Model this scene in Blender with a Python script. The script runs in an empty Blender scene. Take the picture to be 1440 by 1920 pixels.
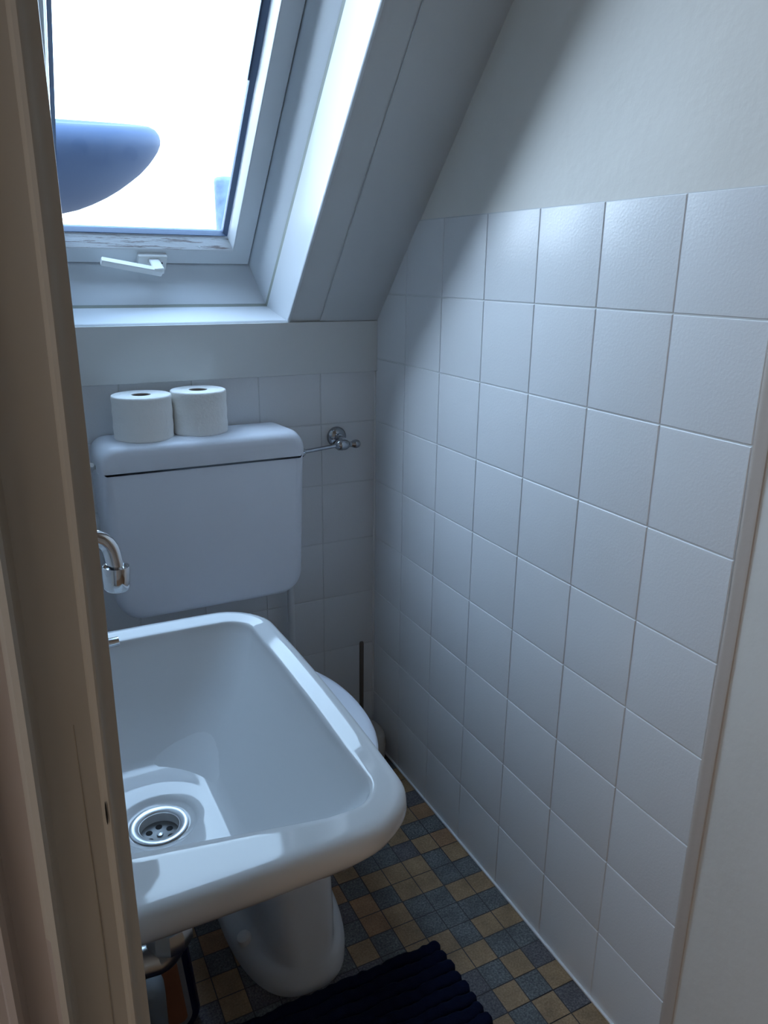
import bpy, bmesh, math, random
from mathutils import Vector, Matrix, noise
random.seed(7)
sc = bpy.context.scene
COL = sc.collection
PI = math.pi
R = math.radians

# ------------------------------------------------------------------ materials
def lin(c):
    return tuple(((x/12.92) if x <= .04045 else ((x+.055)/1.055)**2.4) for x in c)

def mat(name, col, rough=.5, metal=0., coat=0., spec=.5, bump=0., bscale=60., var=0., vscale=4., sheen=0., bdet=3.):
    m = bpy.data.materials.new(name); m.use_nodes = True
    nt = m.node_tree; b = nt.nodes['Principled BSDF']
    b.inputs['Base Color'].default_value = (*col, 1)
    b.inputs['Roughness'].default_value = rough
    b.inputs['Metallic'].default_value = metal
    b.inputs['Coat Weight'].default_value = coat
    b.inputs['Coat Roughness'].default_value = .04
    b.inputs['Specular IOR Level'].default_value = spec
    if sheen:
        b.inputs['Sheen Weight'].default_value = sheen
    if bump or var:
        tc = nt.nodes.new('ShaderNodeTexCoord')
    if bump:
        n = nt.nodes.new('ShaderNodeTexNoise'); n.inputs['Scale'].default_value = bscale
        n.inputs['Detail'].default_value = bdet
        bp = nt.nodes.new('ShaderNodeBump'); bp.inputs['Strength'].default_value = bump
        bp.inputs['Distance'].default_value = .002
        nt.links.new(tc.outputs['Object'], n.inputs['Vector'])
        nt.links.new(n.outputs['Fac'], bp.inputs['Height'])
        nt.links.new(bp.outputs['Normal'], b.inputs['Normal'])
    if var:
        n2 = nt.nodes.new('ShaderNodeTexNoise'); n2.inputs['Scale'].default_value = vscale
        n2.inputs['Detail'].default_value = 5
        mp = nt.nodes.new('ShaderNodeMapRange')
        mp.inputs['From Min'].default_value = .3; mp.inputs['From Max'].default_value = .7
        mp.inputs['To Min'].default_value = 1-var; mp.inputs['To Max'].default_value = 1+var
        mx = nt.nodes.new('ShaderNodeMix'); mx.data_type = 'RGBA'; mx.blend_type = 'MULTIPLY'
        mx.inputs['Factor'].default_value = 1
        mx.inputs['A'].default_value = (*col, 1)
        nt.links.new(tc.outputs['Object'], n2.inputs['Vector'])
        nt.links.new(n2.outputs['Fac'], mp.inputs['Value'])
        nt.links.new(mp.outputs['Result'], mx.inputs['B'])
        nt.links.new(mx.outputs['Result'], b.inputs['Base Color'])
    return m

M = {}
M['tile'] = mat('painted_tile', (.69, .695, .705), .27, bump=.16, bscale=240, spec=.5)
M['grout'] = mat('grout', (.60, .61, .61), .7)
M['plaster'] = mat('plaster', (.67, .645, .60), .62, bump=.45, bscale=45, var=.03, vscale=6)
M['plaster_warm'] = mat('plaster_hall', (.62, .60, .57), .7, bump=.4, bscale=40)
M['slope'] = mat('painted_board', (.60, .61, .61), .5, bump=.10, bscale=30, var=.02)
M['kneeboard'] = mat('painted_knee_board', (.66, .67, .66), .45, bump=.08, bscale=25, var=.02)
M['lining'] = mat('gloss_paint', (.68, .71, .74), .30, coat=.15, spec=.4, bump=.05, bscale=18)
M['seam'] = mat('seam_filler', (.33, .35, .31), .7)
M['sash'] = mat('sash_paint', (.70, .73, .75), .27)
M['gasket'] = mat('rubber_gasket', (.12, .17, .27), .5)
M['jamb'] = mat('cream_gloss_paint', (.49, .47, .425), .33, coat=.25, bump=.10, bscale=22, var=.04, vscale=5)
M['architrave'] = mat('pinkish_paint', (.43, .385, .365), .45, bump=.1, bscale=25)
M['beige'] = mat('beige_caulk', (.52, .46, .41), .6, bump=.2, bscale=80)
M['caulk'] = mat('white_sealant', (.72, .73, .73), .4)
M['ceramic'] = mat('white_ceramic', (.64, .65, .66), .055, spec=.36)
M['cistern'] = mat('white_plastic', (.70, .72, .77), .34, spec=.4)
M['pipe'] = mat('white_pipe', (.66, .67, .68), .4)
M['chrome'] = mat('chrome', (.72, .73, .75), .10, metal=1.)
M['dull_chrome'] = mat('dull_chrome', (.55, .57, .58), .28, metal=1., bump=.2, bscale=50)
M['bronze'] = mat('dark_handle', (.13, .11, .095), .35, metal=.6)
M['chrome2'] = mat('aged_chrome', (.42, .44, .47), .14, metal=1.)
M['steel'] = mat('brushed_steel', (.58, .60, .63), .36, metal=1.)
M['dark'] = mat('dark_hole', (.01, .01, .012), .8)
M['paper'] = mat('tissue_paper', (.87, .86, .83), .95, bump=.5, bscale=160)
M['tube'] = mat('cardboard', (.24, .19, .15), .9)
M['mat'] = mat('navy_chenille', (.0055, .0090, .025), .95, spec=.06, bump=.8, bscale=300, sheen=.0)
M['mat_base'] = mat('navy_backing', (.012, .014, .03), .9)
M['white_plastic'] = mat('ivory_plastic', (.74, .74, .72), .35)
M['beige_plastic'] = mat('beige_plastic', (.42, .38, .33), .4)
M['grey_plastic'] = mat('grey_plastic', (.16, .19, .215), .38)
M['navy'] = mat('navy_plastic', (.006, .009, .05), .35)
M['brown'] = mat('brown_panel', (.26, .10, .05), .6, var=.15, vscale=12)
M['frost'] = mat('milky_plastic', (.22, .23, .25), .35)
M['dish'] = mat('blue_grey_lacquer', (.050, .075, .135), .65, spec=.15)
M['pipe_out'] = mat('weathered_zinc', (.15, .21, .30), .8, bump=.8, bscale=40, var=.25, vscale=30)
M['crackm'] = mat('paint_crack', (.38, .34, .28), .6)
M['roof'] = mat('dark_roof_tile', (.12, .12, .125), .7)
M['hall_floor'] = mat('hall_floor_boards', (.38, .25, .15), .5, var=.1)
M['strainer'] = mat('strainer_steel', (.16, .165, .17), .4, metal=.4)
M['bowl_dark'] = mat('drain_inside', (.10, .105, .11), .35, metal=.6)

def peeling():
    m = mat('peeling_white_paint', (.62, .65, .66), .45)
    nt = m.node_tree; b = nt.nodes['Principled BSDF']
    tc = nt.nodes.new('ShaderNodeTexCoord'); mp = nt.nodes.new('ShaderNodeMapping')
    mp.inputs['Scale'].default_value = (9, 120, 120)
    n = nt.nodes.new('ShaderNodeTexNoise'); n.inputs['Scale'].default_value = 1.6
    n.inputs['Detail'].default_value = 6; n.inputs['Roughness'].default_value = .7
    cr = nt.nodes.new('ShaderNodeValToRGB')
    cr.color_ramp.elements[0].position = .53; cr.color_ramp.elements[0].color = (.70, .72, .74, 1)
    cr.color_ramp.elements[1].position = .60; cr.color_ramp.elements[1].color = (.30, .25, .24, 1)
    bp = nt.nodes.new('ShaderNodeBump'); bp.inputs['Strength'].default_value = .6; bp.inputs['Distance'].default_value = .002
    nt.links.new(tc.outputs['Object'], mp.inputs['Vector']); nt.links.new(mp.outputs['Vector'], n.inputs['Vector'])
    nt.links.new(n.outputs['Fac'], cr.inputs['Fac']); nt.links.new(cr.outputs['Color'], b.inputs['Base Color'])
    nt.links.new(n.outputs['Fac'], bp.inputs['Height']); nt.links.new(bp.outputs['Normal'], b.inputs['Normal'])
    return m
M['peel'] = peeling()

def speckle(name, c1, c2, c3, sc_=260.):
    m = mat(name, c1, .42, spec=.4)
    nt = m.node_tree; b = nt.nodes['Principled BSDF']
    tc = nt.nodes.new('ShaderNodeTexCoord')
    v = nt.nodes.new('ShaderNodeTexNoise'); v.inputs['Scale'].default_value = sc_; v.inputs['Detail'].default_value = 4
    v.inputs['Roughness'].default_value = .75
    cr = nt.nodes.new('ShaderNodeValToRGB'); e = cr.color_ramp.elements
    e[0].position = .36; e[0].color = (*c2, 1); e[1].position = .64; e[1].color = (*c3, 1)
    k = e.new(.5); k.color = (*c1, 1)
    n2 = nt.nodes.new('ShaderNodeTexNoise'); n2.inputs['Scale'].default_value = 22; n2.inputs['Detail'].default_value = 3
    mp = nt.nodes.new('ShaderNodeMapRange')
    mp.inputs['From Min'].default_value = .3; mp.inputs['From Max'].default_value = .7
    mp.inputs['To Min'].default_value = .78; mp.inputs['To Max'].default_value = 1.22
    mx = nt.nodes.new('ShaderNodeMix'); mx.data_type = 'RGBA'; mx.blend_type = 'MULTIPLY'; mx.inputs['Factor'].default_value = 1
    L = nt.links.new
    L(tc.outputs['Object'], v.inputs['Vector']); L(v.outputs['Fac'], cr.inputs['Fac']); L(cr.outputs['Color'], mx.inputs['A'])
    L(tc.outputs['Object'], n2.inputs['Vector']); L(n2.outputs['Fac'], mp.inputs['Value']); L(mp.outputs['Result'], mx.inputs['B'])
    L(mx.outputs['Result'], b.inputs['Base Color'])
    bp = nt.nodes.new('ShaderNodeBump'); bp.inputs['Strength'].default_value = .25; bp.inputs['Distance'].default_value = .001
    L(v.outputs['Fac'], bp.inputs['Height']); L(bp.outputs['Normal'], b.inputs['Normal'])
    return m
M['ftan'] = speckle('floor_tan', (0.267, 0.176, 0.094), (0.209, 0.137, 0.072), (0.323, 0.223, 0.137))
M['forange'] = speckle('floor_orange_tan', (0.274, 0.158, 0.083), (0.217, 0.115, 0.058), (0.323, 0.202, 0.115))
M['fgrey'] = speckle('floor_grey', (0.102, 0.108, 0.109), (0.045, 0.050, 0.056), (0.189, 0.194, 0.186))
M['fgrey2'] = speckle('floor_violet_grey', (0.095, 0.090, 0.096), (0.042, 0.040, 0.046), (0.174, 0.158, 0.159))
M['fjoint'] = mat('floor_joint', (.045, .04, .04), .6)

def glass_mat():
    m = bpy.data.materials.new('window_glass'); m.use_nodes = True
    nt = m.node_tree; nt.nodes.clear()
    o = nt.nodes.new('ShaderNodeOutputMaterial'); t = nt.nodes.new('ShaderNodeBsdfTransparent')
    t.inputs['Color'].default_value = (.94, .97, .98, 1)
    g = nt.nodes.new('ShaderNodeBsdfGlossy'); g.inputs['Roughness'].default_value = .02
    f = nt.nodes.new('ShaderNodeFresnel'); f.inputs['IOR'].default_value = 1.22
    mx = nt.nodes.new('ShaderNodeMixShader')
    nt.links.new(f.outputs[0], mx.inputs[0]); nt.links.new(t.outputs[0], mx.inputs[1]); nt.links.new(g.outputs[0], mx.inputs[2])
    nt.links.new(mx.outputs[0], o.inputs['Surface'])
    return m
M['glass'] = glass_mat()

# ------------------------------------------------------------------ object helpers
def tag(o, label=None, cat=None, group=None, kind=None):
    if label: o['label'] = label
    if cat: o['category'] = cat
    if group: o['group'] = group
    if kind: o['kind'] = kind
    return o

def empty(name, loc, label=None, cat=None, group=None, kind=None):
    o = bpy.data.objects.new(name, None); COL.objects.link(o)
    o.location = loc; o.empty_display_size = .02
    return tag(o, label, cat, group, kind)

def world_loc(o):
    v = Vector((0, 0, 0))
    while o is not None:
        v += o.location; o = o.parent
    return v

def obj(name, bm, m, parent=None, smooth=True, angle=40, label=None, **kw):
    """bm is in world coordinates; the object is linked as one mesh, origin kept at its parent"""
    me = bpy.data.meshes.new(name)
    bmesh.ops.recalc_face_normals(bm, faces=bm.faces[:])
    o = bpy.data.objects.new(name, me)
    if parent is not None:
        off = world_loc(parent)
        bmesh.ops.translate(bm, verts=bm.verts[:], vec=-off)
    bm.to_mesh(me); bm.free()
    COL.objects.link(o)
    if parent is not None: o.parent = parent
    for mm in (m if isinstance(m, (list, tuple)) else [m]): me.materials.append(mm)
    if smooth:
        for p in me.polygons: p.use_smooth = True
        me.set_sharp_from_angle(angle=R(angle))
    if label: o['label'] = label
    tag(o, **kw)
    return o

def add_box(bm, x0, x1, y0, y1, z0, z1, bev=0., seg=2, mi=0):
    vs = [bm.verts.new((x, y, z)) for x in (x0, x1) for y in (y0, y1) for z in (z0, z1)]
    idx = [(0, 1, 3, 2), (4, 6, 7, 5), (0, 4, 5, 1), (2, 3, 7, 6), (0, 2, 6, 4), (1, 5, 7, 3)]
    fs = [bm.faces.new([vs[i] for i in f]) for f in idx]
    for f in fs: f.material_index = mi
    if bev:
        es = list({e for f in fs for e in f.edges})
        r = bmesh.ops.bevel(bm, geom=es, offset=bev, segments=seg, profile=.5, affect='EDGES')
        for f in r['faces']: f.material_index = mi
    return vs

def loft(bm, rings, cap0=True, cap1=True, closed=True, mi=0):
    vr = [[bm.verts.new(p) for p in r] for r in rings]
    for a, b in zip(vr[:-1], vr[1:]):
        n = len(a)
        for i in range(n if closed else n-1):
            j = (i+1) % n
            f = bm.faces.new((a[i], a[j], b[j], b[i])); f.material_index = mi
    if cap0: f = bm.faces.new(vr[0][::-1]); f.material_index = mi
    if cap1: f = bm.faces.new(vr[-1]); f.material_index = mi
    return vr

def sring(cx, cy, z, ax, ay, n=2.5, seg=64, ph=0.):
    out = []
    for i in range(seg):
        t = 2*PI*i/seg + ph
        c, s = math.cos(t), math.sin(t)
        out.append((cx + ax*math.copysign(abs(c)**(2/n), c), cy + ay*math.copysign(abs(s)**(2/n), s), z))
    return out

def tube(bm, pts, r, seg=16, cap=True, mi=0):
    pts = [Vector(p) for p in pts]; rs = r if isinstance(r, (list, tuple)) else [r]*len(pts)
    rings = []; up = None
    for i, p in enumerate(pts):
        d = (pts[min(i+1, len(pts)-1)] - pts[max(i-1, 0)]).normalized()
        if up is None:
            up = d.orthogonal().normalized()
        up = (up - d*up.dot(d)).normalized(); s = d.cross(up)
        rings.append([p + (up*math.cos(2*PI*k/seg) + s*math.sin(2*PI*k/seg))*rs[i] for k in range(seg)])
    return loft(bm, rings, cap, cap, mi=mi)

def lathe(bm, c, axis, prof, seg=40, cap0=True, cap1=True, mi=0):
    """prof = list of (radius, height along axis)"""
    c = Vector(c); a = Vector(axis).normalized(); u = a.orthogonal().normalized(); v = a.cross(u)
    rings = [[c + a*h + (u*math.cos(2*PI*k/seg) + v*math.sin(2*PI*k/seg))*max(r, 1e-5) for k in range(seg)] for r, h in prof]
    return loft(bm, rings, cap0, cap1, mi=mi)

def arc(c, r, a0, a1, n, plane):
    """points on an arc in plane 'xz' or 'xy' or 'yz'"""
    out = []
    for i in range(n+1):
        t = R(a0 + (a1-a0)*i/n); p, q = r*math.cos(t), r*math.sin(t)
        out.append({'xz': (c[0]+p, c[1], c[2]+q), 'xy': (c[0]+p, c[1]+q, c[2]), 'yz': (c[0], c[1]+p, c[2]+q)}[plane])
    return out

# ------------------------------------------------------------------ geometry of the room
XL = -.92            # left wall
YF = -1.235          # inner face of the door wall
Z0S = 1.138          # where the roof slope starts on the back wall
TH = math.atan(1.1)
VH = Vector((0, -math.cos(TH), math.sin(TH)))     # up the slope
WH = Vector((0, math.sin(TH), math.cos(TH)))      # outwards
OS = Vector((0, 0, Z0S))
def S(x, v, w): return OS + Vector((x, 0, 0)) + VH*v + WH*w
ZC = 2.35
VTOP = (ZC - Z0S)/VH.z

# ------------------------------------------------------------------ floor
P = .0503
rows = {4: 'TG', 5: 'GTG', 6: 'OTGT', 7: 'GGTGT', 8: 'OTGGGT', 9: 'TGTTTGO', 10: 'GGTTGOG', 11: 'TTGGTOG', 12: 'GGGGTGT',
        13: 'TTGTTGG', 14: 'GGTTGTG', 15: 'VTGGT', 16: 'TGTGG', 17: 'GTGTG', 18: 'TTGT', 19: 'GGTTG'}
leftc = {(8, 11): 'G', (9, 11): 'O', (9, 12): 'G', (10, 11): 'G', (10, 12): 'T', (11, 11): 'T', (11, 12): 'T', (11, 10): 'G',
         (12, 11): 'T', (12, 12): 'G', (12, 10): 'G', (13, 10): 'G', (8, 12): 'T', (10, 10): 'T', (13, 12): 'T', (13, 11): 'G'}
bm = bmesh.new()
rnd = random.Random(3)
for j in range(0, 25):
    for i in range(0, 19):
        c = rnd.choice('TGTGOGGV')
        if j in rows and i < len(rows[j]): c = rows[j][i]
        c = leftc.get((j, i), c)
        k = {'T': 1, 'O': 2, 'G': 3, 'V': 4}[c]
        if c == 'G' and rnd.random() < .25: k = 4
        x1, y1 = -i*P, -j*P
        x0, y0 = max(x1-P, XL), y1-P
        if y0 < YF-.02: y0 = YF-.02
        g = .0010
        vs = [bm.verts.new(v) for v in ((x0+g, y0+g, 0), (x1-g, y0+g, 0), (x1-g, y1-g, 0), (x0+g, y1-g, 0))]
        f = bm.faces.new(vs); f.material_index = k
vs = [bm.verts.new(v) for v in ((XL, YF-.02, -.0012), (0, YF-.02, -.0012), (0, 0, -.0012), (XL, 0, -.0012))]
bm.faces.new(vs)
floor = obj('floor', bm, [M['fjoint'], M['ftan'], M['forange'], M['fgrey'], M['fgrey2']], smooth=False, kind='structure')
floor['label'] = 'floor of small tan and grey speckled mosaic squares'
bm = bmesh.new(); add_box(bm, -2.3, 1.2, -3.2, YF-.02, -.05, 0)
obj('floor', bm, M['hall_floor'], smooth=False, kind='structure', label='hallway floor in front of the toilet door')

# ------------------------------------------------------------------ tiled walls
def tile_panel(bm, o, eu, ev, n, us, vs, gap=.0011, relief=.0016, seed=1, tilt=.0012):
    """tiles as raised pads over a backing. o origin, eu/ev in-plane axes, n normal to the room; us/vs joint positions"""
    rn = random.Random(seed)
    o, eu, ev, n = Vector(o), Vector(eu), Vector(ev), Vector(n)
    for a0, a1 in zip(us[:-1], us[1:]):
        for b0, b1 in zip(vs[:-1], vs[1:]):
            tx, ty = rn.uniform(-tilt, tilt), rn.uniform(-tilt, tilt)
            ca, cb = (a0+a1)/2, (b0+b1)/2
            rings = []
            for ins, h in ((gap, -relief), (gap+.0003, -relief*.45), (gap+.0010, -relief*.12), (gap+.0024, 0)):
                pts = []
                A0, A1, B0, B1 = a0+ins, a1-ins, b0+ins, b1-ins
                for (a, b) in ((A0, B0), (A1, B0), (A1, B1), (A0, B1)):
                    pts.append(o + eu*a + ev*b + n*(h + (tx*(a-ca) + ty*(b-cb) if h > -relief else 0)))
                rings.append(pts)
            loft(bm, rings, cap0=False, cap1=True, mi=0)
    q = [o + eu*a + ev*b - n*relief for a, b in ((us[0], vs[0]), (us[-1], vs[0]), (us[-1], vs[-1]), (us[0], vs[-1]))]
    f = bm.faces.new([bm.verts.new(p) for p in q]); f.material_index = 1

def cut(bm, co, no):
    """remove what lies on the +no side"""
    bmesh.ops.bisect_plane(bm, geom=bm.verts[:]+bm.edges[:]+bm.faces[:], plane_co=co, plane_no=no, clear_outer=True)

bm = bmesh.new()
ys = [0, -.147] + [-.297-.15*k for k in range(6)]
tile_panel(bm, (0, 0, 0), (0, -1, 0), (0, 0, 1), (-1, 0, 0), [-y for y in ys], [.15*k for k in range(10)], seed=4)
cut(bm, S(0, 0, .004), WH)
# plaster above and beside the tiles (slightly behind the tile faces)
def quadm(bm, pts, mi):
    f = bm.faces.new([bm.verts.new(p) for p in pts]); f.material_index = mi
xp = .0022
n0 = len(bm.faces)
yb = (Z0S-1.3495)/1.1
quadm(bm, [(xp, yb-.0, 1.3495), (xp, -1.047, 1.3495), (xp, -1.047, 2.29), (xp, (Z0S-2.29)/1.1, 2.29)], 2)
quadm(bm, [(xp, -1.047, 0), (xp, YF-.02, 0), (xp, YF-.02, ZC), (xp, -1.047, ZC)], 2)
quadm(bm, [(xp, -1.047, 2.29), (xp, -1.047, ZC), (xp, (Z0S-ZC)/1.1, ZC), (xp, (Z0S-2.29)/1.1, 2.29)], 2)
add_box(bm, .004, .12, YF-.02, .25, -.05, 1.36, mi=2)
add_box(bm, .004, .12, YF-.02, -.28, 1.36, ZC+.05, mi=2)
wr = obj('wall_right', bm, [M['tile'], M['grout'], M['plaster']], smooth=True, angle=20, kind='structure')
wr['label'] = 'right wall with white square tiles below and painted plaster above'

bm = bmesh.new()
xs = [0, .143, .293, .443, .593, .743, .92]
tile_panel(bm, (0, 0, 0), (-1, 0, 0), (0, 0, 1), (0, -1, 0), xs, [0, .15, .30, .45, .60, .75, .90, 1.025], seed=9)
add_box(bm, XL-.02, .0, .002, .10, -.05, 1.10, mi=2)
wb = obj('wall_back', bm, [M['tile'], M['grout'], M['plaster']], angle=20, kind='structure')
wb['label'] = 'low tiled back wall behind the toilet'

bm = bmesh.new()
tile_panel(bm, (XL, 0, 0), (0, -1, 0), (0, 0, 1), (1, 0, 0), [0, .147]+[.297+.15*k for k in range(6)], [.15*k for k in range(10)], seed=5)
cut(bm, S(0, 0, .004), WH)
quadm(bm, [(XL-.002, yb, 1.3495), (XL-.002, -1.047, 1.3495), (XL-.002, -1.047, ZC), (XL-.002, (Z0S-ZC)/1.1, ZC)], 2)
quadm(bm, [(XL-.002, -1.047, 0), (XL-.002, YF-.02, 0), (XL-.002, YF-.02, ZC), (XL-.002, -1.047, ZC)], 2)
add_box(bm, XL-.12, XL-.004, YF-.02, .25, -.05, 1.36, mi=2)
add_box(bm, XL-.12, XL-.004, YF-.02, -.28, 1.36, ZC+.05, mi=2)
obj('wall_left', bm, [M['tile'], M['grout'], M['plaster']], angle=20, kind='structure', label='left wall that carries the washbasin')

# sealant lines
bm = bmesh.new()
add_box(bm, -.0045, .001, -1.05, -.002, -.0005, .0050, bev=.0018, seg=2)
add_box(bm, -.0040, .001, -.0040, .001, .004, 1.02, bev=.0015, seg=2)
tr = obj('trim_4', bm, M['caulk'], kind='structure', label='thin white sealant line along the floor and corner of the right wall')
bm = bmesh.new()
pts = [(-.0010+.0006*math.sin(z*9), -1.0585+.0012*math.sin(z*5.1), z) for z in [i*.045 for i in range(52)]]
rings = []
for p in pts:
    rings.append([(p[0]+.004, p[1]+.0115, p[2]), (p[0]-.0002, p[1]+.0105, p[2]), (p[0]-.0012, p[1]+.0055, p[2]), (p[0]-.0002, p[1]+.0030, p[2]),
                  (p[0]-.0006, p[1]-.0055, p[2]), (p[0]+.0005, p[1]-.0095, p[2]), (p[0]+.004, p[1]-.010, p[2])])
rings = [[(a, b, min(c, ZC-.01)) for a, b, c in r] for r in rings]
loft(bm, rings)
obj('trim_5', bm, M['beige'], angle=60, kind='structure', label='beige vertical edge strip at the end of the wall tiles')
bm = bmesh.new()
add_box(bm, XL, 0, -.0095, -.001, 1.0205, 1.1375, bev=.0008, seg=1)
obj('trim_1', bm, M['kneeboard'], kind='structure', label='flat painted board above the back wall tiles', angle=30)

# ------------------------------------------------------------------ roof slope with the window hole
HX0, HX1, HV0, HV1 = -.757, -.219, .0, 1.10     # opening in the slope surface
bm = bmesh.new()
WT = .235
X0s, X1s = XL-.10, .10
V0s, V1s = -.012, VTOP+.25
def slab(bm, x0, x1, v0, v1, w0=0, w1=WT):
    c = [S(x, v, w) for x in (x0, x1) for v in (v0, v1) for w in (w0, w1)]
    vs = [bm.verts.new(p) for p in c]
    for f in [(0, 1, 3, 2), (4, 6, 7, 5), (0, 4, 5, 1), (2, 3, 7, 6), (0, 2, 6, 4), (1, 5, 7, 3)]: bm.faces.new([vs[i] for i in f])
slab(bm, X0s, HX0-.004, V0s, V1s); slab(bm, HX1+.003, X1s, V0s, V1s)
slab(bm, HX0-.004, HX1+.003, HV1+.004, V1s); slab(bm, HX0-.004, HX1+.003, -.13, -.056, .06, WT)
slab(bm, X0s, X1s, -1.9, -.115, .10, WT)
obj('ceiling', bm, M['slope'], smooth=False, kind='structure', label='sloping white ceiling under the roof around the skylight')
# thicker board on the right part of the slope
bm = bmesh.new()
c = [S(x, v, w) for x in (-.1445, .0035) for v in (.0035, VTOP-.01) for w in (-.0050, .0)]
vs = [bm.verts.new(p) for p in c]
for k, p in enumerate(c):
    if k in (2, 3): vs[k].co.x = -.166
for f in [(0, 1, 3, 2), (4, 6, 7, 5), (0, 4, 5, 1), (2, 3, 7, 6), (0, 2, 6, 4), (1, 5, 7, 3)]: bm.faces.new([vs[i] for i in f])
bmesh.ops.bevel(bm, geom=bm.edges[:], offset=.0018, segments=2, profile=.5, affect='EDGES')
obj('trim_6', bm, M['slope'], kind='structure', label='wide painted board on the sloping ceiling beside the right wall', angle=30)
bm = bmesh.new()
add_box(bm, XL-.12, .12, YF-.02, (Z0S-ZC)/1.1+.02, ZC, ZC+.06)
obj('ceiling', bm, M['slope'], smooth=False, kind='structure', label='flat ceiling above the doorway')

def ring_rect(x0, x1, v0, v1, w): return [S(x0, v0, w), S(x1, v0, w), S(x1, v1, w), S(x0, v1, w)]
def ring_in(dx, d0, d1, w): return ring_rect(HX0+dx, HX1-dx, HV0+d0, HV1-d1, w)
# corner bead
bm = bmesh.new()
loft(bm, [ring_in(-.0030, -.0022, -.003, .001), ring_in(-.0028, -.0020, -.003, -.0030), ring_in(-.0010, -.0004, -.001, -.0042), ring_in(.0022, .0022, .002, -.0040),
          ring_in(.0034, .0032, .003, -.0022), ring_in(.0034, .0032, .003, .0030), ring_in(.0020, .0022, .002, .0030)], False, False)
obj('trim_2', bm, M['lining'], kind='structure', label='narrow raised white edge bead around the skylight reveal', angle=50)
# linings
bm = bmesh.new()
loft(bm, [ring_in(-.002, -.002, -.002, .0008), ring_in(.0022, .0018, .002, .0024), ring_in(.0140, -.0450, .014, .0925), ring_in(.0143, -.0452, .014, .0936), ring_in(.0125, -.0500, .013, .0945)], False, False, mi=0)
loft(bm, [ring_in(.0140, -.0470, .014, .0938), ring_in(.0157, -.0455, .015, .1022)], False, False, mi=1)
loft(bm, [ring_in(.0125, -.0500, .013, .1016), ring_in(.0154, -.0448, .015, .1020), ring_in(.0163, -.0442, .016, .1034), ring_in(.0345, -.0195, .045, .2000), ring_in(.0345, -.0195, .045, .235)], False, False, mi=0)
obj('trim_3', bm, [M['lining'], M['seam']], kind='structure', label='glossy white lining boards of the skylight reveal', angle=25)

# window
win = empty('window_1', S((HX0+HX1)/2, .0, .2), kind='structure', label='tilted skylight in the sloping ceiling with white sash and bar handle')
def wbox(bm, x0, x1, v0, v1, w0, w1, bev=.001, mi=0):
    c = [S(x, v, w) for x in (x0, x1) for v in (v0, v1) for w in (w0, w1)]
    vs = [bm.verts.new(p) for p in c]
    fs = [bm.faces.new([vs[i] for i in f]) for f in [(0, 1, 3, 2), (4, 6, 7, 5), (0, 4, 5, 1), (2, 3, 7, 6), (0, 2, 6, 4), (1, 5, 7, 3)]]
    if bev: bmesh.ops.bevel(bm, geom=list({e for f in fs for e in f.edges}), offset=bev, segments=2, profile=.5, affect='EDGES')
bm = bmesh.new()
ox0, ox1, ov0, ov1 = HX0+.0375, HX1-.0375, -.0160, HV1-.048
def sr(d, db, w): return ring_rect(ox0+d, ox1-d, ov0+db, ov1-d, w)
vr = loft(bm, [sr(0, 0, .245), sr(0, 0, .1995), sr(.0015, .0015, .198), sr(.0405, .0375, .198), sr(.0425, .0395, .1995), sr(.0500, .0530, .2310), sr(.0500, .0530, .2450)], False, False)
for f in bm.faces:
    cc = f.calc_center_median()
    rel = cc - OS
    v_, w_ = rel.dot(VH), rel.dot(WH)
    if v_ < .05 and .2 < w_ < .2305 and abs(cc.x+.488) < .15: f.material_index = 1
obj('sash', bm, [M['sash'], M['peel']], win, angle=25)
bm = bmesh.new()
loft(bm, [sr(.0500, .0530, .2295), sr(.0515, .0545, .2295), sr(.0590, .0555, .2380), sr(.0600, .0555, .2480)], False, False)
wbox(bm, ox1-.0625, ox1-.058, .395, 1.0, .240, .262, 0)
obj('gasket', bm, M['gasket'], win, angle=25, label='dark rubber seal around the glass')
bm = bmesh.new()
loft(bm, [sr(-.006, -.006, .232), sr(.004, .004, .234)], False, False)  # dark strip behind the gap, its gasket colour stands in for shade
obj('frame', bm, M['gasket'], win, angle=25, label='dark strip standing in for the shadow between sash and lining')
bm = bmesh.new()
wbox(bm, ox0+.055, ox1-.055, ov0+.050, ov1-.055, .2400, .2440, 0)
obj('pane', bm, M['glass'], win, smooth=False)
# outer cladding
bm = bmesh.new()
loft(bm, [sr(-.06, -.05, .236), sr(-.06, -.05, .262), sr(-.004, -.004, .262), sr(.045, .048, .258), sr(.050, .052, .2450)], False, False)
obj('cladding', bm, M['roof'], win, angle=25)
# handle
hb = bmesh.new()
c0 = S(-.4795, -.0045, .197)
wbox(hb, -.5095, -.4475, -.0235, .0150, .1850, .1985, .0022)
hd = obj('handle_plate', hb, M['white_plastic'], win, angle=35)
hb = bmesh.new(); lathe(hb, S(-.4585, -.003, .1846), -WH, [(.0022, -.001), (.0022, .0006)], 12)
obj('keyhole', hb, M['dark'], hd)
def bar(bm, pa, pb, side, wid, thk):
    pa, pb = Vector(pa), Vector(pb); d = (pb-pa).normalized(); side = Vector(side); side = (side - d*side.dot(d)).normalized(); up = d.cross(side)
    rings = []
    for p, k in ((pa, .82), (pa+d*.002, 1), (pb-d*.002, 1), (pb, .82)):
        rings.append([p + side*a*wid/2*k + up*b*thk/2*k for a, b in ((-1, -.75), (-.8, -1), (.8, -1), (1, -.75), (1, .75), (.8, 1), (-.8, 1), (-1, .75))])
    loft(bm, rings)
hb = bmesh.new()
bar(hb, S(-.478, .0015, .192), S(-.4715, .0065, .147), (1, 0, 0), .023, .015)
bar(hb, S(-.4650, .0010, .152), S(-.591, .0270, .155), WH, .014, .015)
obj('handle', hb, M['white_plastic'], win, angle=30, label='white lever handle pointing left')
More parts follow.
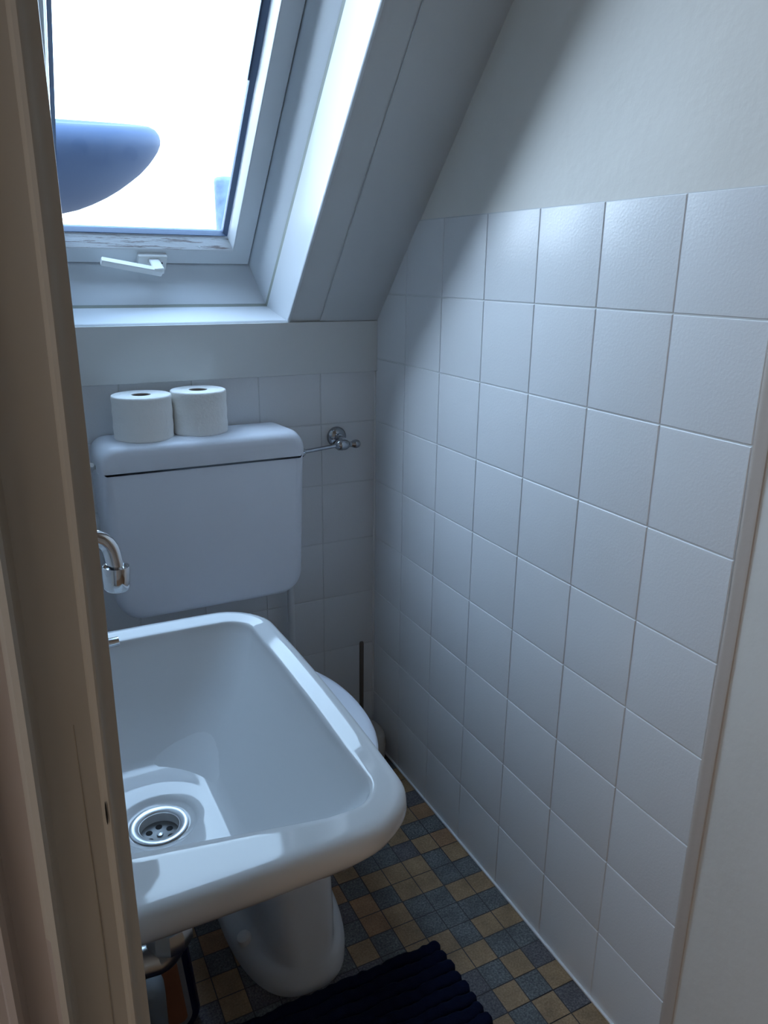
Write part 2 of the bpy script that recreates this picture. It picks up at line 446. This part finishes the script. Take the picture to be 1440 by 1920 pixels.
bm = bmesh.new(); lathe(bm, S(-.374, .0235, .1995+.006), Vector((0, -VH.y, -VH.z))*-1 + -WH*.6, [(.0042, -.003), (.0042, .0010), (.003, .0024), (.0003, .003)], 14)
obj('screw_cap', bm, M['sash'], win)

# outer roof skin below / around window, seen only from outside
bm = bmesh.new()
for (x0, x1, v0, v1) in ((X0s-.3, ox0-.05, -1.9, V1s), (ox1+.05, X1s+.3, -1.9, V1s), (ox0-.05, ox1+.05, -1.9, ov0-.045), (ox0-.05, ox1+.05, ov1+.05, V1s)):
    slab(bm, x0, x1, v0, v1, WT, WT+.02)
obj('ceiling', bm, M['roof'], smooth=False, kind='structure', label='outside roof covering around the skylight')

# ------------------------------------------------------------------ left door jamb and door wall
bm = bmesh.new()
prof = [(-.776, YF+.010), (-.7752, YF+.002), (-.7756, YF-.0015), (-.7790, YF-.0030), (-.7870, YF-.0050), (-.7888, YF-.0072), (-.7902, YF-.0078), (-.7925, YF-.0072),
        (-.7945, YF-.0050), (-.8225, YF-.0085), (-.8245, YF-.0110), (-.8262, YF-.0190), (-.8285, YF-.0215), (-.8320, YF-.0205), (-.8345, YF-.0160), (-.8400, YF-.0155),
        (-.8500, YF-.0165), (-.8530, YF-.0230), (-.8560, YF-.0245), (-.8600, YF-.0230), (-.8620, YF-.0140), (-.9000, YF-.0140), (-.9000, YF+.010)]
prof = [(x-.0045 if x > -.784 else x, y) for x, y in prof]
n = 48
rings = []
for i in range(n+1):
    z = 2.08*i/n
    rings.append([(x + .0004*math.sin(z*13+x*90), y + .0005*math.sin(z*7.3+x*140), z) for x, y in prof])
loft(bm, rings)
for f in bm.faces:
    if f.calc_center_median().x < -.8335: f.material_index = 1
jamb = obj('door_1', bm, [M['jamb'], M['architrave']], angle=28, kind='structure', label='cream painted moulded door frame post at the left')
bm = bmesh.new(); lathe(bm, (0, 0, 0), (0, -1, 0), [(1, -.5), (1, .3), (.6, .5)], 10)
for v in bm.verts: v.co = Vector((-.7925 + v.co.x*.0005, YF-.0080 + v.co.y*.0006, .936 + v.co.z*.0085))
obj('dent', bm, M['dark'], jamb, label='small dark chip in the paint')
# long hairline groove in the jamb face
bm = bmesh.new()
pts = [(-.8038+.0006*math.sin(z*17), YF-.0063, z) for z in [.70+.012*k for k in range(26)]]
tube(bm, pts, [.00030]*len(pts), 6)
obj('crack', bm, M['crackm'], jamb, label='fine crack in the paint')
# wall pieces around doorway and hall enclosure
bm = bmesh.new()
add_box(bm, -2.3, -.882, YF-.012, YF+.004, 0, ZC+.02)
add_box(bm, XL-.1, -.90, YF-.012, YF+.004, 0, ZC)
add_box(bm, -.90, 1.2, YF-.014, YF-.004, 2.08, ZC+.02)
add_box(bm, .004, 1.2, YF-.014, YF-.004, 0, 2.08)
obj('wall_front', bm, M['plaster_warm'], smooth=False, kind='structure', label='wall with the doorway towards the hallway')
for nm, b, lab in (('wall_hall_left', (-2.32, -2.3, -3.2, YF-.012, 0, ZC), 'left wall of the hallway'), ('wall_hall_right', (1.2, 1.22, -3.2, YF-.012, 0, ZC), 'right wall of the hallway'),
                   ('wall_hall_rear', (-2.32, 1.22, -3.22, -3.2, 0, ZC), 'rear wall of the hallway')):
    bm = bmesh.new(); add_box(bm, *b); obj(nm, bm, M['plaster_warm'], smooth=False, kind='structure', label=lab)
bm = bmesh.new(); add_box(bm, -2.32, 1.22, -3.22, YF-.004, ZC, ZC+.05)
obj('ceiling', bm, M['plaster_warm'], smooth=False, kind='structure', label='hallway ceiling behind the door frame')

# ------------------------------------------------------------------ washbasin
ZR = .760
sink = empty('washbasin', (XL, -.88, .60), 'white ceramic washbasin mounted on the left wall above the toilet', 'washbasin')
def sk(x0, x1, y0, y1, z, n=7, seg=96, skew=0.):
    cx, cy = (x0+x1)/2, (y0+y1)/2
    pts = sring(cx, cy, z, (x1-x0)/2, (y1-y0)/2, n, seg)
    return pts
def rr(x0, x1, y0, y1, r, z, seg=14, rl=None, bow=0., fz=0.):
    """rounded rectangle, counter-clockwise; right corners r, left corners rl; bow bulges the sides"""
    rl = r if rl is None else rl
    pts = []
    for cx, cy, a0, q in ((x1-r, y1-r, 0, r), (x0+rl, y1-rl, 90, rl), (x0+rl, y0+rl, 180, rl), (x1-r, y0+r, 270, r)):
        for i in range(seg+1):
            t = R(a0+90*i/seg); pts.append([cx+q*math.cos(t), cy+q*math.sin(t)])
    # subdivide straight runs
    out = []
    N = len(pts)
    for i in range(N):
        a, b = pts[i], pts[(i+1) % N]; out.append(a)
        if (i+1) % (seg+1) == 0:
            for k in range(1, 10): out.append([a[0]+(b[0]-a[0])*k/10, a[1]+(b[1]-a[1])*k/10])
    mx, my = (x0+x1)/2, (y0+y1)/2; hx, hy = (x1-x0)/2, (y1-y0)/2
    res = []
    for x, y in out:
        u, w = (x-mx)/hx, (y-my)/hy
        x2 = x + (bow*(1-w*w) if x > mx else 0)
        y2 = y + bow*(1-u*u)*(1 if y > my else -1)*.8
        res.append((x2, y2, z + fz*u))
    return res
bx0, bx1, by0, by1 = XL+.001, -.501, -1.143, -.611
bm = bmesh.new()
outer = []
def O(ins, z, r=.070, insl=0, bow=.008): return rr(bx0+insl, bx1-ins, by0+ins*1.0, by1-ins, r, z, rl=.02, bow=bow)
prof_o = [  # inset, z, corner radius, left inset
    (.215, .5880, .075, .10), (.185, .5930, .085, .07), (.140, .6150, .090, .03), (.095, .6480, .090, .0), (.060, .6780, .085, .0), (.034, .7000, .080, .0),
    (.014, .7180, .075, .0), (.003, .7330, .072, .0), (.000, .7430, .070, .0), (.0012, .7510, .068, .0), (.0045, .7562, .066, .0), (.0090, .7588, .063, .0), (.0140, .7598, .060, .0)]
for ins, z, r, il in prof_o: outer.append(O(ins, z, r, il))
def I(x0, x1, y0, y1, r, z, bow=.004, sk_=.20):
    pts = rr(x0, x1, y0, y1, r, z, rl=r, bow=bow); my = (y0+y1)/2
    # the front edge of the bowl runs slightly askew: the rim is wider towards the wall
    return [(x, y + (max(0, min(1, (my-y)/(my-y0)))**1.5)*sk_*max(0, -.59-x), zz) for x, y, zz in pts]
def drop(p):
    """the rim falls slightly towards the bowl except along its front"""
    w = (p[1]-(by0+by1)/2)/((by1-by0)/2)
    t = min(1, max(0, (w+.80)/.45)); t = t*t*(3-2*t)
    u = min(1, max(0, (p[0]+.62)/.06))
    return .0050*t if w < .6 else .0050
rim_in = I(-.868, -.5310, -1.106, -.6445, .036, .7600)
rim_out = outer[-1]
for k in (.12, .3, .55, .8, 1.):
    outer.append([(a[0]+(b[0]-a[0])*k, a[1]+(b[1]-a[1])*k, .7600 - drop(b)*k) for a, b in zip(rim_out, rim_in)])
for (ix, dz, xx) in ((.0010, .0006, 0), (.0022, .0022, 0), (.0030, .0050, 0)):
    r_ = I(-.868+ix, -.5310-ix, -1.106+ix, -.6445-ix, .036, 0)
    outer.append([(p[0], p[1], .7600 - drop(p) - dz) for p in r_])
inner_tab = [(-.863, -.5370, -1.100, -.6530, .040, .740), (-.858, -.5520, -1.090, -.6700, .047, .715), (-.852, -.5730, -1.078, -.6900, .053, .685),
             (-.846, -.5960, -1.064, -.7110, .056, .655), (-.838, -.6150, -1.044, -.7310, .056, .6370), (-.829, -.6265, -1.027, -.7420, .056, .6240), (-.822, -.6335, -1.014, -.7500, .056, .6185),
             (-.814, -.6390, -1.002, -.7560, .056, .6163), (-.795, -.6520, -.970, -.7730, .056, .6157)]
for t in inner_tab: outer.append(I(*t, sk_=.20*max(0, (t[5]-.615)/.145)))
loft(bm, outer, cap0=True, cap1=False)
# basin floor down to the drain hole: blend the last ring to a circle round the drain
last = outer[-1]; DC = Vector((-.7105, -.859))
prev = [v for v in bm.verts][-len(last):]
def circ_for(r, z):
    out = []
    for (x, y, _) in last:
        d = Vector((x, y)) - DC; d.normalize(); out.append((DC.x+d.x*r, DC.y+d.y*r, z))
    return out
for r_, z_ in ((.050, .6148), (.0470, .6140), (.0440, .6110), (.0405, .6085), (.0360, .6082), (.0300, .6082), (.0235, .6075), (.0225, .590)):
    ring = [bm.verts.new(p) for p in circ_for(r_, z_)]
    for i in range(len(ring)):
        j = (i+1) % len(ring); bm.faces.new((prev[i], prev[j], ring[j], ring[i]))
    prev = ring
obj('basin', bm, M['ceramic'], sink, angle=60)
# drain
bm = bmesh.new()
lathe(bm, (DC.x, DC.y, .6085), (0, 0, 1), [(.0345, 0), (.0350, .0012), (.0338, .0022), (.0300, .0019), (.0262, .0010), (.0246, -.0004), (.0240, -.0030), (.0236, -.0110), (.0236, -.0200)], 64, cap0=False, cap1=False)
dr = obj('drain', bm, M['steel'], sink, label='round steel drain ring', angle=50)
bm = bmesh.new()
lathe(bm, (DC.x, DC.y, .5950), (0, 0, 1), [(.0238, .0030), (.0225, .0008), (.0190, .0), (.0001, -.0006)], 48, cap0=False, cap1=False)
pl = obj('strainer', bm, M['strainer'], dr)
bm = bmesh.new()
for k in range(6):
    a = R(60*k+25); lathe(bm, (DC.x+.0140*math.cos(a), DC.y+.0140*math.sin(a), .5950), (0, 0, 1), [(.0040, 0), (.0040, .0003)], 20)
obj('drain_holes', bm, M['dark'], pl, smooth=False, label='six round strainer holes')
bm = bmesh.new(); lathe(bm, (DC.x, DC.y, .5940), (0, 0, 1), [(.004, 0), (.0036, .0024), (.001, .0032)], 16)
obj('drain_screw', bm, M['steel'], pl)

# trap under the washbasin
trap = empty('sink_trap', (DC.x, DC.y, .45), 'chrome drain trap hanging under the washbasin', 'pipe')
bm = bmesh.new(); lathe(bm, (DC.x, DC.y, .44), (0, 0, 1), [(.018, .06), (.018, .148)], 24); obj('tailpiece', bm, M['dull_chrome'], trap)
bm = bmesh.new(); lathe(bm, (DC.x, DC.y, .428), (0, 0, 1), [(.018, 0), (.028, .004), (.0300, .010), (.0300, .026), (.027, .034), (.018, .036)], 10)
obj('nut', bm, M['dull_chrome'], trap, angle=30)
bm = bmesh.new()
tube(bm, arc((DC.x-.024, DC.y, .434), .024, 0, -70, 8, 'xz') + [(-.755, DC.y, .415), (-.80, DC.y+.01, .418), (XL+.001, DC.y+.02, .418)], [.0205]*9+[.021, .021, .021], 20)
obj('elbow', bm, M['dull_chrome'], trap)

# tap
tap = empty('wall_tap', (XL, -.88, .98), 'chrome wall tap with curved spout above the washbasin', 'tap')
bm = bmesh.new(); lathe(bm, (XL+.001, -.88, .984), (1, 0, 0), [(.032, 0), (.031, .006), (.022, .012), (.018, .030), (.018, .055), (.013, .062)], 28)
obj('body', bm, M['chrome'], tap)
bm = bmesh.new()
pts = [(XL+.05, -.88, .984), (-.80, -.88, .984), (-.776, -.88, .9835), (-.761, -.8805, .9825)] + [(-.7455+.022*math.sin(R(t))-.011, -.881, .959+.0225*math.cos(R(t))) for t in (10, 25, 40, 55, 70, 82)] + [(-.7332, -.882, .951), (-.7322, -.882, .944)]
pts = [(a, b, c+.010) for a, b, c in pts]
tube(bm, pts, .0085, 20); obj('spout', bm, M['chrome'], tap)
bm = bmesh.new()
lathe(bm, (-.7335, -.882, .931), (.05, 0, 1), [(.0100, .001), (.0112, .0), (.0130, .003), (.0135, .012), (.0138, .0245), (.0135, .0262), (.0125, .0258), (.0115, .022), (.0075, .020)], 32, cap0=True, cap1=False)
obj('aerator', bm, M['chrome'], tap, label='chrome collar on the spout tip')
bm = bmesh.new()
tube(bm, [(XL+.035, -.88, .99), (XL+.035, -.88, 1.03)], .009, 16); tube(bm, [(XL+.035, -.915, 1.035), (XL+.035, -.845, 1.035)], .007, 16)
obj('lever', bm, M['chrome'], tap)

# chrome rod over the back rim
rod = empty('towel_rail', (XL, -.655, .76), 'small chrome rod end lying over the back rim of the washbasin', 'rail')
bm = bmesh.new()
tube(bm, [(XL+.008, -.688, .7740), (-.745, -.688, .7765), (-.7165, -.688, .7775)], .0066, 20)
obj('rod', bm, M['chrome'], rod, angle=35)
bm = bmesh.new(); lathe(bm, (XL+.001, -.688, .774), (1, 0, 0), [(.012, 0), (.012, .006), (.008, .010)], 24); obj('rosette', bm, M['chrome'], rod)

# ------------------------------------------------------------------ cistern
cis = empty('toilet_cistern', (-.451, -.002, .55), 'white low level toilet cistern on the back wall under two paper rolls', 'cistern')
cx0, cx1 = -.664, -.240
def rc(x0, x1, z0, z1, rt, rb, y):
    pts = []
    for cx, cz, a0, q in ((x1-rt, z1-rt, 0, rt), (x0+rt, z1-rt, 90, rt), (x0+rb, z0+rb, 180, rb), (x1-rb, z0+rb, 270, rb)):
        for i in range(11):
            t = R(a0+9*i); pts.append((cx+q*math.cos(t), y, cz+q*math.sin(t)))
    return pts
def tapered(x0, x1, z0, z1, rt, rb, y, tp):
    return [(x + (tp*(z1-z)/(z1-z0) if x < (x0+x1)/2 else -tp*(z1-z)/(z1-z0)), yy, z) for x, yy, z in rc(x0, x1, z0, z1, rt, rb, y)]
zj = .8680
bm = bmesh.new()
rg = []
for ins, y in ((.004, -.003), (.0, -.012), (.0, -.120), (.0015, -.134), (.006, -.144), (.013, -.1495), (.022, -.1515)):
    rg.append(tapered(cx0+ins, cx1-ins, .5480+ins, zj-.0001, .0006, .050, y, .012))
loft(bm, rg); obj('tank', bm, M['cistern'], cis, angle=50)
bm = bmesh.new()
rg = []
for ins, y in ((.004, -.003), (.0, -.012), (-.0005, -.118), (.003, -.138), (.009, -.1490), (.016, -.1518), (.026, -.1530)):
    rg.append(rc(cx0+ins*.5, cx1-ins*.5, zj, .9230-max(ins, 0)*.95-(.005 if y > -.02 else 0), .034, .0005, y))
loft(bm, rg); obj('lid', bm, M['cistern'], cis, angle=50)
bm = bmesh.new(); tube(bm, [(-.241, -.045, .560), (-.241, -.036, .54), (-.241, -.030, .50), (-.241, -.030, .20)], .0085, 16)
obj('supply_pipe', bm, M['pipe'], cis)
bm = bmesh.new()
tube(bm, [(-.660, -.100, .874), (-.672, -.100, .875)], .005, 12)
tube(bm, [(-.6715, -.112, .882), (-.6710, -.104, .879), (-.6735, -.09, .866), (-.674, -.06, .858)], [.0045, .0060, .0055, .004], 14)
obj('flush_lever', bm, M['white_plastic'], cis)

# toilet rolls
def roll(x, y, z, r, h, label, rot):
    t = empty('toilet_roll', (x, y, z), label, 'toilet roll', 'toilet rolls on the cistern lid')
    bm = bmesh.new()
    ri = .0190
    pf = [(ri, 0), (r-.003, 0), (r-.0008, .0015), (r, .004)] + [(r + .0005*math.sin(k*1.3+rot*9), h*k/14) for k in range(1, 14)] + [(r, h-.003), (r-.0008, h-.001), (r-.003, h), (ri, h-.0006)]
    seg = 64; rings = []
    for rad, hh in pf:
        rings.append([(x + rad*math.cos(2*PI*k/seg+rot)*(1+.012*math.sin(4*PI*k/seg)), y + rad*math.sin(2*PI*k/seg+rot), z+hh) for k in range(seg)])
    rings.append(rings[0])
    loft(bm, rings, False, False)
    bmesh.ops.remove_doubles(bm, verts=bm.verts[:], dist=1e-6)
    obj('paper', bm, M['paper'], t, angle=45)
    bm = bmesh.new()
    lathe(bm, (x, y, z+.0008), (0, 0, 1), [(ri-.0002, 0), (ri-.0002, h-.003), (ri-.0012, h-.003), (ri-.0012, 0), (ri-.0002, 0)], 40, False, False)
    obj('cardboard_tube', bm, M['tube'], t, angle=45)
    return t
roll(-.5620, -.0790, .9210, .0590, .0880, 'left of the two white toilet rolls standing on the cistern lid', .3)
roll(-.4450, -.0690, .9215, .0570, .0895, 'right of the two white toilet rolls standing on the cistern lid, nearer the corner', 1.2)

# ------------------------------------------------------------------ toilet
wc = empty('toilet', (-.445, -.38, 0), 'white ceramic toilet bowl standing behind and below the washbasin', 'toilet')
CX = -.443
def egg(z, hw, yf, yb_, n=2.3, seg=72, pinch=.0, cx=CX):
    """outline: rounded front (towards -y), squarer back"""
    out = []; cy = (yf+yb_)/2; hy = (yb_-yf)/2
    for i in range(seg):
        t = 2*PI*i/seg; c, s = math.cos(t), math.sin(t)
        e = n if s < 0 else n+1.2
        x = hw*math.copysign(abs(c)**(2/e), c); y = hy*math.copysign(abs(s)**(2/e), s)
        out.append((cx + x*(1-pinch*max(0, s)), cy+y, z))
    return out
bm = bmesh.new()
rg = [egg(.0005, .114, -.665, -.16, 2.6), egg(.024, .114, -.665, -.16, 2.6), egg(.036, .111, -.662, -.165, 2.6), egg(.046, .101, -.6625, -.17, 2.6), egg(.052, .089, -.6615, -.175, 2.7),
      egg(.062, .081, -.6605, -.18, 2.8), egg(.080, .075, -.6585, -.18, 3.3), egg(.13, .070, -.651, -.185, 4.2), egg(.20, .068, -.640, -.19, 4.6), egg(.25, .070, -.632, -.19, 4.0), egg(.285, .084, -.634, -.18, 2.6),
      egg(.315, .115, -.640, -.16, 2.4), egg(.345, .145, -.650, -.13, 2.4), egg(.375, .166, -.656, -.12, 2.4), egg(.395, .172, -.658, -.11, 2.4), egg(.402, .168, -.655, -.115, 2.4)]
loft(bm, rg); obj('bowl', bm, M['ceramic'], wc, angle=60)
bm = bmesh.new()
def ov(z, hw, yf, yb_): return sring(CX, (yf+yb_)/2, z, hw, (yb_-yf)/2, 2.08, 80)
loft(bm, [ov(.404, .177, -.716, -.226), ov(.407, .182, -.720, -.222), ov(.417, .183, -.721, -.221), ov(.421, .180, -.718, -.224)])
obj('seat', bm, M['white_plastic'], wc, angle=60)
bm = bmesh.new()
loft(bm, [ov(.4225, .180, -.717, -.205), ov(.426, .184, -.722, -.200), ov(.434, .184, -.722, -.200), ov(.440, .180, -.717, -.205), ov(.445, .168, -.697, -.225), ov(.448, .10, -.63, -.30)])
obj('lid', bm, M['cistern'], wc, angle=60)
for sx in (-.075, .075):
    bm = bmesh.new(); tube(bm, [(CX+sx-.02, -.200, .425), (CX+sx+.02, -.200, .425)], .011, 16); obj('hinge', bm, M['white_plastic'], wc)
for sx in (-1, 1):
    bm = bmesh.new()
    lathe(bm, (CX+sx*.0905, -.545 if sx < 0 else -.49, .050), (sx*.35, -.12, 1), [(.0135, -.014), (.0135, .006), (.0122, .0100), (.007, .0130), (.0005, .0138)], 24)
    obj('bolt_cap', bm, M['white_plastic'], wc)

# ------------------------------------------------------------------ toilet brush
br = empty('toilet_brush', (-.085, -.105, 0), 'toilet brush with thin steel handle in a beige holder in the back right corner', 'toilet brush')
bm = bmesh.new()
lathe(bm, (-.085, -.105, 0), (0, 0, 1), [(.052, .001), (.056, .006), (.062, .04), (.064, .075), (.060, .100), (.048, .116), (.030, .121), (.010, .122), (.0085, .118)], 40, cap1=True)
obj('holder', bm, M['beige_plastic'], br)
bm = bmesh.new()
tube(bm, [(-.085, -.105, .115), (-.085, -.105, .20), (-.085, -.105, .360), (-.085, -.105, .3645)], [.0062, .0056, .0056, .0048], 16)
hdl = obj('handle', bm, M['bronze'], br, label='thin metal handle')

# ------------------------------------------------------------------ chrome paper holder arm on the back wall
ph = empty('toilet_paper_holder', (-.104, -.002, .865), 'chrome toilet paper holder arm on the back wall right of the cistern', 'paper holder')
bm = bmesh.new(); lathe(bm, (-.104, .001, .868), (0, -1, 0), [(.0245, 0), (.0245, .004), (.0228, .0085), (.016, .0125), (.0105, .015), (.0095, .022)], 40)
obj('rosette', bm, M['chrome2'], ph, angle=50)
bm = bmesh.new()
tube(bm, [(-.104, -.018, .868), (-.104, -.048, .866)], .0080, 20)
lathe(bm, (-.115, -.050, .8585), (1, 0, -.02), [(.001, -.014), (.008, -.012), (.0125, -.006), (.0135, .002), (.0130, .012), (.0105, .018), (.0075, .021), (.0062, .026), (.0070, .029), (.0095, .034), (.0105, .040), (.0090, .046), (.0050, .050), (.0005, .051)], 28)
obj('joint', bm, M['chrome2'], ph, angle=50)
bm = bmesh.new()
tube(bm, [(-.125, -.050, .8580), (-.170, -.052, .8545), (-.205, -.054, .8520)], .0046, 16)
tube(bm, [(-.203, -.054, .8520), (-.212, -.054, .8580), (-.217, -.054, .8605)], .0030, 12)
tube(bm, [(-.203, -.054, .8520), (-.212, -.058, .8450), (-.217, -.060, .8420)], .0034, 12)
obj('arm', bm, M['chrome2'], ph)

# ------------------------------------------------------------------ bath mat
bm = bmesh.new()
mx0, mx1, my1, my0 = -.82, -.190, -.676, -1.33
pitch = .0242
nr = int((my1-my0)/pitch)
for k in range(nr):
    yc = my1 - .012 - k*pitch
    Lx = 150; rings = []
    xe = mx1 + .0022*k*.18 + random.uniform(-.0015, .0015)
    for i in range(Lx+1):
        x = mx0 + (xe-mx0)*i/Lx
        e = min(1, (xe-x)/.011, (x-mx0)/.011); e = math.sqrt(max(.0, 1-(1-e)**2))
        rad = .0128*(.15+.85*e)
        pts = []
        for s in range(12):
            t = 2*PI*s/12
            nz = noise.noise(Vector((x*75, yc*75+s*.35, k*3.1)))*.0030
            yy = yc + (rad+nz)*math.cos(t)*1.0 + .0018*math.sin(x*60+k)
            zz = .0095 + (rad*.78+nz+.0012*math.sin(x*210+k*2.4))*math.sin(t)
            pts.append((x, yy, max(zz, .0006)))
        rings.append(pts)
    loft(bm, rings)
add_box(bm, mx0+.01, mx1-.012, my0+.005, my1-.008, .0004, .008)
bmat = obj('bath_mat', bm, M['mat'], angle=80)
tag(bmat, 'dark navy chenille bath mat with scalloped edge on the mosaic floor', 'bath mat')

# ------------------------------------------------------------------ things on the floor under the washbasin
tb = empty('storage_tub', (-.77, -.55, 0), 'navy edged tub with a brown front standing on the floor under the washbasin', 'tub')
def rxz(x0, x1, z0, z1, r, y, seg=8):
    pts = []
    for cx, cz, a0 in ((x1-r, z1-r, 0), (x0+r, z1-r, 90), (x0+r, z0+r, 180), (x1-r, z0+r, 270)):
        for i in range(seg+1):
            t = R(a0+90*i/seg); pz = cz+r*math.sin(t); pts.append((cx+r*math.cos(t)-.095*(pz-.06 if pz > .06 else 0), y, pz))
    return pts
tx0, tx1, tz0, tz1 = -.880, -.6405, .002, .250
bm = bmesh.new()
loft(bm, [rxz(tx0+.012, tx1-.012, tz0+.012, tz1-.012, .030, -.640), rxz(tx0+.004, tx1-.004, tz0+.003, tz1-.003, .036, -.641), rxz(tx0, tx1, tz0, tz1, .038, -.634), rxz(tx0, tx1, tz0, tz1, .038, -.47), rxz(tx0+.01, tx1-.01, tz0+.01, tz1-.01, .03, -.462)], True, True)
obj('shell', bm, M['navy'], tb, angle=50, label='navy blue outer shell')
bm = bmesh.new()
loft(bm, [rxz(tx0+.010, tx1-.0150, tz0+.012, tz1-.012, .030, -.640), rxz(tx0+.012, tx1-.0155, tz0+.014, tz1-.014, .030, -.6445), rxz(tx0+.016, tx1-.020, tz0+.018, tz1-.018, .028, -.6450)], True, True)
fr = obj('rim', bm, M['frost'], tb, angle=50, label='milky grey inner rim')
bm = bmesh.new()
loft(bm, [rxz(tx0+.020, tx1-.024, tz0+.030, tz1-.022, .012, -.6440), rxz(tx0+.020, tx1-.024, tz0+.030, tz1-.022, .012, -.6460)], True, True)
obj('front_panel', bm, M['brown'], tb, angle=50, label='orange brown front panel')
bt = empty('plastic_bottle', (-.734, -.700, 0), 'grey plastic bottle standing in front of the navy edged tub', 'bottle')
bm = bmesh.new()
lathe(bm, (-.734, -.700, 0), (0, 0, 1), [(.024, .0015), (.028, .004), (.031, .012), (.031, .175), (.030, .198), (.026, .210), (.018, .219), (.008, .223), (.001, .224)], 32)
obj('body', bm, M['grey_plastic'], bt)

# ------------------------------------------------------------------ outside things seen through the skylight
dish = empty('satellite_dish', (-.62, 1.10, .80), 'glossy blue grey satellite dish seen outside through the skylight', 'satellite dish')
cD = Vector((-.598, 1.10, 1.675))
axD = Vector((.025, .165, -1)).normalized()
RD = .315
pf = [(.270, .012), (.300, .0), (.318, .002), (.335, .010), (.346, .024), (.350, .040), (.348, .054), (.340, .072), (.326, .092), (.308, .114), (.282, .140), (.250, .165),
      (.215, .190), (.175, .214), (.130, .236), (.085, .254), (.040, .266), (.0005, .270)]
bm = bmesh.new()
lathe(bm, cD, axD, pf, 96)
obj('reflector', bm, M['dish'], dish, angle=50)
bm = bmesh.new(); tube(bm, [(-.72, 1.10, .312), (-.72, 1.10, 1.50)], .022, 16); obj('mast', bm, M['roof'], dish)
vp = empty('vent_pipe', (-.03, 1.02, .2), 'pale weathered roof vent pipe outside at the lower right corner of the skylight', 'vent pipe')
bm = bmesh.new()
lathe(bm, (-.048, 1.02, 0.12), (0, 0, 1), [(.046, 0), (.0445, 1.0), (.0455, 1.400), (.043, 1.412), (.036, 1.416), (.032, 1.41), (.031, 1.30)], 32, cap1=True)
obj('pipe', bm, M['pipe_out'], vp, angle=50)

# ------------------------------------------------------------------ light
SKY = 7.4
w = bpy.data.worlds.new('World'); sc.world = w; w.use_nodes = True
nt = w.node_tree; nt.nodes.clear()
out = nt.nodes.new('ShaderNodeOutputWorld'); bg = nt.nodes.new('ShaderNodeBackground')
tc = nt.nodes.new('ShaderNodeTexCoord'); sp = nt.nodes.new('ShaderNodeSeparateXYZ'); cr = nt.nodes.new('ShaderNodeValToRGB')
mp = nt.nodes.new('ShaderNodeMapRange'); mp.inputs['From Min'].default_value = -1; mp.inputs['From Max'].default_value = 1
e = cr.color_ramp.elements
e[0].position = .485; e[0].color = (.18, .19, .20, 1)
e[1].position = 1.; e[1].color = (.46, .68, 1.0, 1)
k = e.new(.50); k.color = (.74, .87, 1., 1)
k = e.new(.75); k.color = (.54, .76, 1.0, 1)
nt.links.new(tc.outputs['Generated'], sp.inputs[0]); nt.links.new(sp.outputs['Z'], mp.inputs['Value'])
nt.links.new(mp.outputs['Result'], cr.inputs['Fac']); # broad bright haze towards the hidden sun, upper left of the skylight
SUN = Vector((-.80, .38, .46)).normalized()
vm = nt.nodes.new('ShaderNodeVectorMath'); vm.operation = 'DOT_PRODUCT'; vm.inputs[1].default_value = SUN
nz = nt.nodes.new('ShaderNodeVectorMath'); nz.operation = 'NORMALIZE'
mx0_ = nt.nodes.new('ShaderNodeMath'); mx0_.operation = 'MAXIMUM'; mx0_.inputs[1].default_value = 0
pw = nt.nodes.new('ShaderNodeMath'); pw.operation = 'POWER'; pw.inputs[1].default_value = 3.5
sc_n = nt.nodes.new('ShaderNodeVectorMath'); sc_n.operation = 'SCALE'; sc_n.inputs[0].default_value = (.85, 1.0, 1.25)
ad = nt.nodes.new('ShaderNodeVectorMath'); ad.operation = 'ADD'
nt.links.new(tc.outputs['Generated'], nz.inputs[0]); nt.links.new(nz.outputs[0], vm.inputs[0])
nt.links.new(vm.outputs['Value'], mx0_.inputs[0]); nt.links.new(mx0_.outputs[0], pw.inputs[0])
nt.links.new(pw.outputs[0], sc_n.inputs['Scale']); nt.links.new(sc_n.outputs[0], ad.inputs[0]); nt.links.new(cr.outputs['Color'], ad.inputs[1])
nt.links.new(ad.outputs[0], bg.inputs['Color'])
bg.inputs['Strength'].default_value = SKY
nt.links.new(bg.outputs[0], out.inputs['Surface'])
w.cycles.sampling_method = 'MANUAL'; w.cycles.sample_map_resolution = 256

def area(name, loc, rot, sx, sy, e, col):
    ld = bpy.data.lights.new(name, 'AREA'); ld.shape = 'RECTANGLE'; ld.size = sx; ld.size_y = sy
    ld.energy = e; ld.color = col
    lo = bpy.data.objects.new(name, ld); COL.objects.link(lo); lo.location = loc; lo.rotation_euler = rot
area('hallway_cool_fill', (-1.75, -1.62, ZC-.02), (0, R(-12), 0), .7, .5, 8.5, (.66, .80, 1.))  # added cool fill with no known source, tints the top of the door post
area('hallway_warm_fill', (-2.27, -2.3, .75), (0, R(-90), 0), 1.1, .9, 4.6, (1., .80, .60))  # added warm fill from the left, unseen, brightens the door post

# ------------------------------------------------------------------ camera
cam = bpy.data.cameras.new('camera'); co = bpy.data.objects.new('camera', cam); COL.objects.link(co)
cam.sensor_fit = 'HORIZONTAL'; cam.sensor_width = 36; cam.lens = 1433.04/1440*36
cam.clip_start = .02
co.location = (-.819444, -1.662464, 1.35-.0977007)
co.rotation_euler = (1.26339457, -.0107902142, -.467611896)
sc.camera = co
sc.view_settings.view_transform = 'Standard'; sc.view_settings.look = 'None'
sc.view_settings.gamma = 1; sc.view_settings.use_curve_mapping = False
sc.view_settings.exposure = 0.23
sc.cycles.max_bounces = 12; sc.cycles.diffuse_bounces = 8; sc.cycles.glossy_bounces = 6; sc.cycles.transparent_max_bounces = 12
sc.cycles.use_denoising = True
sc.cycles.caustics_reflective = False
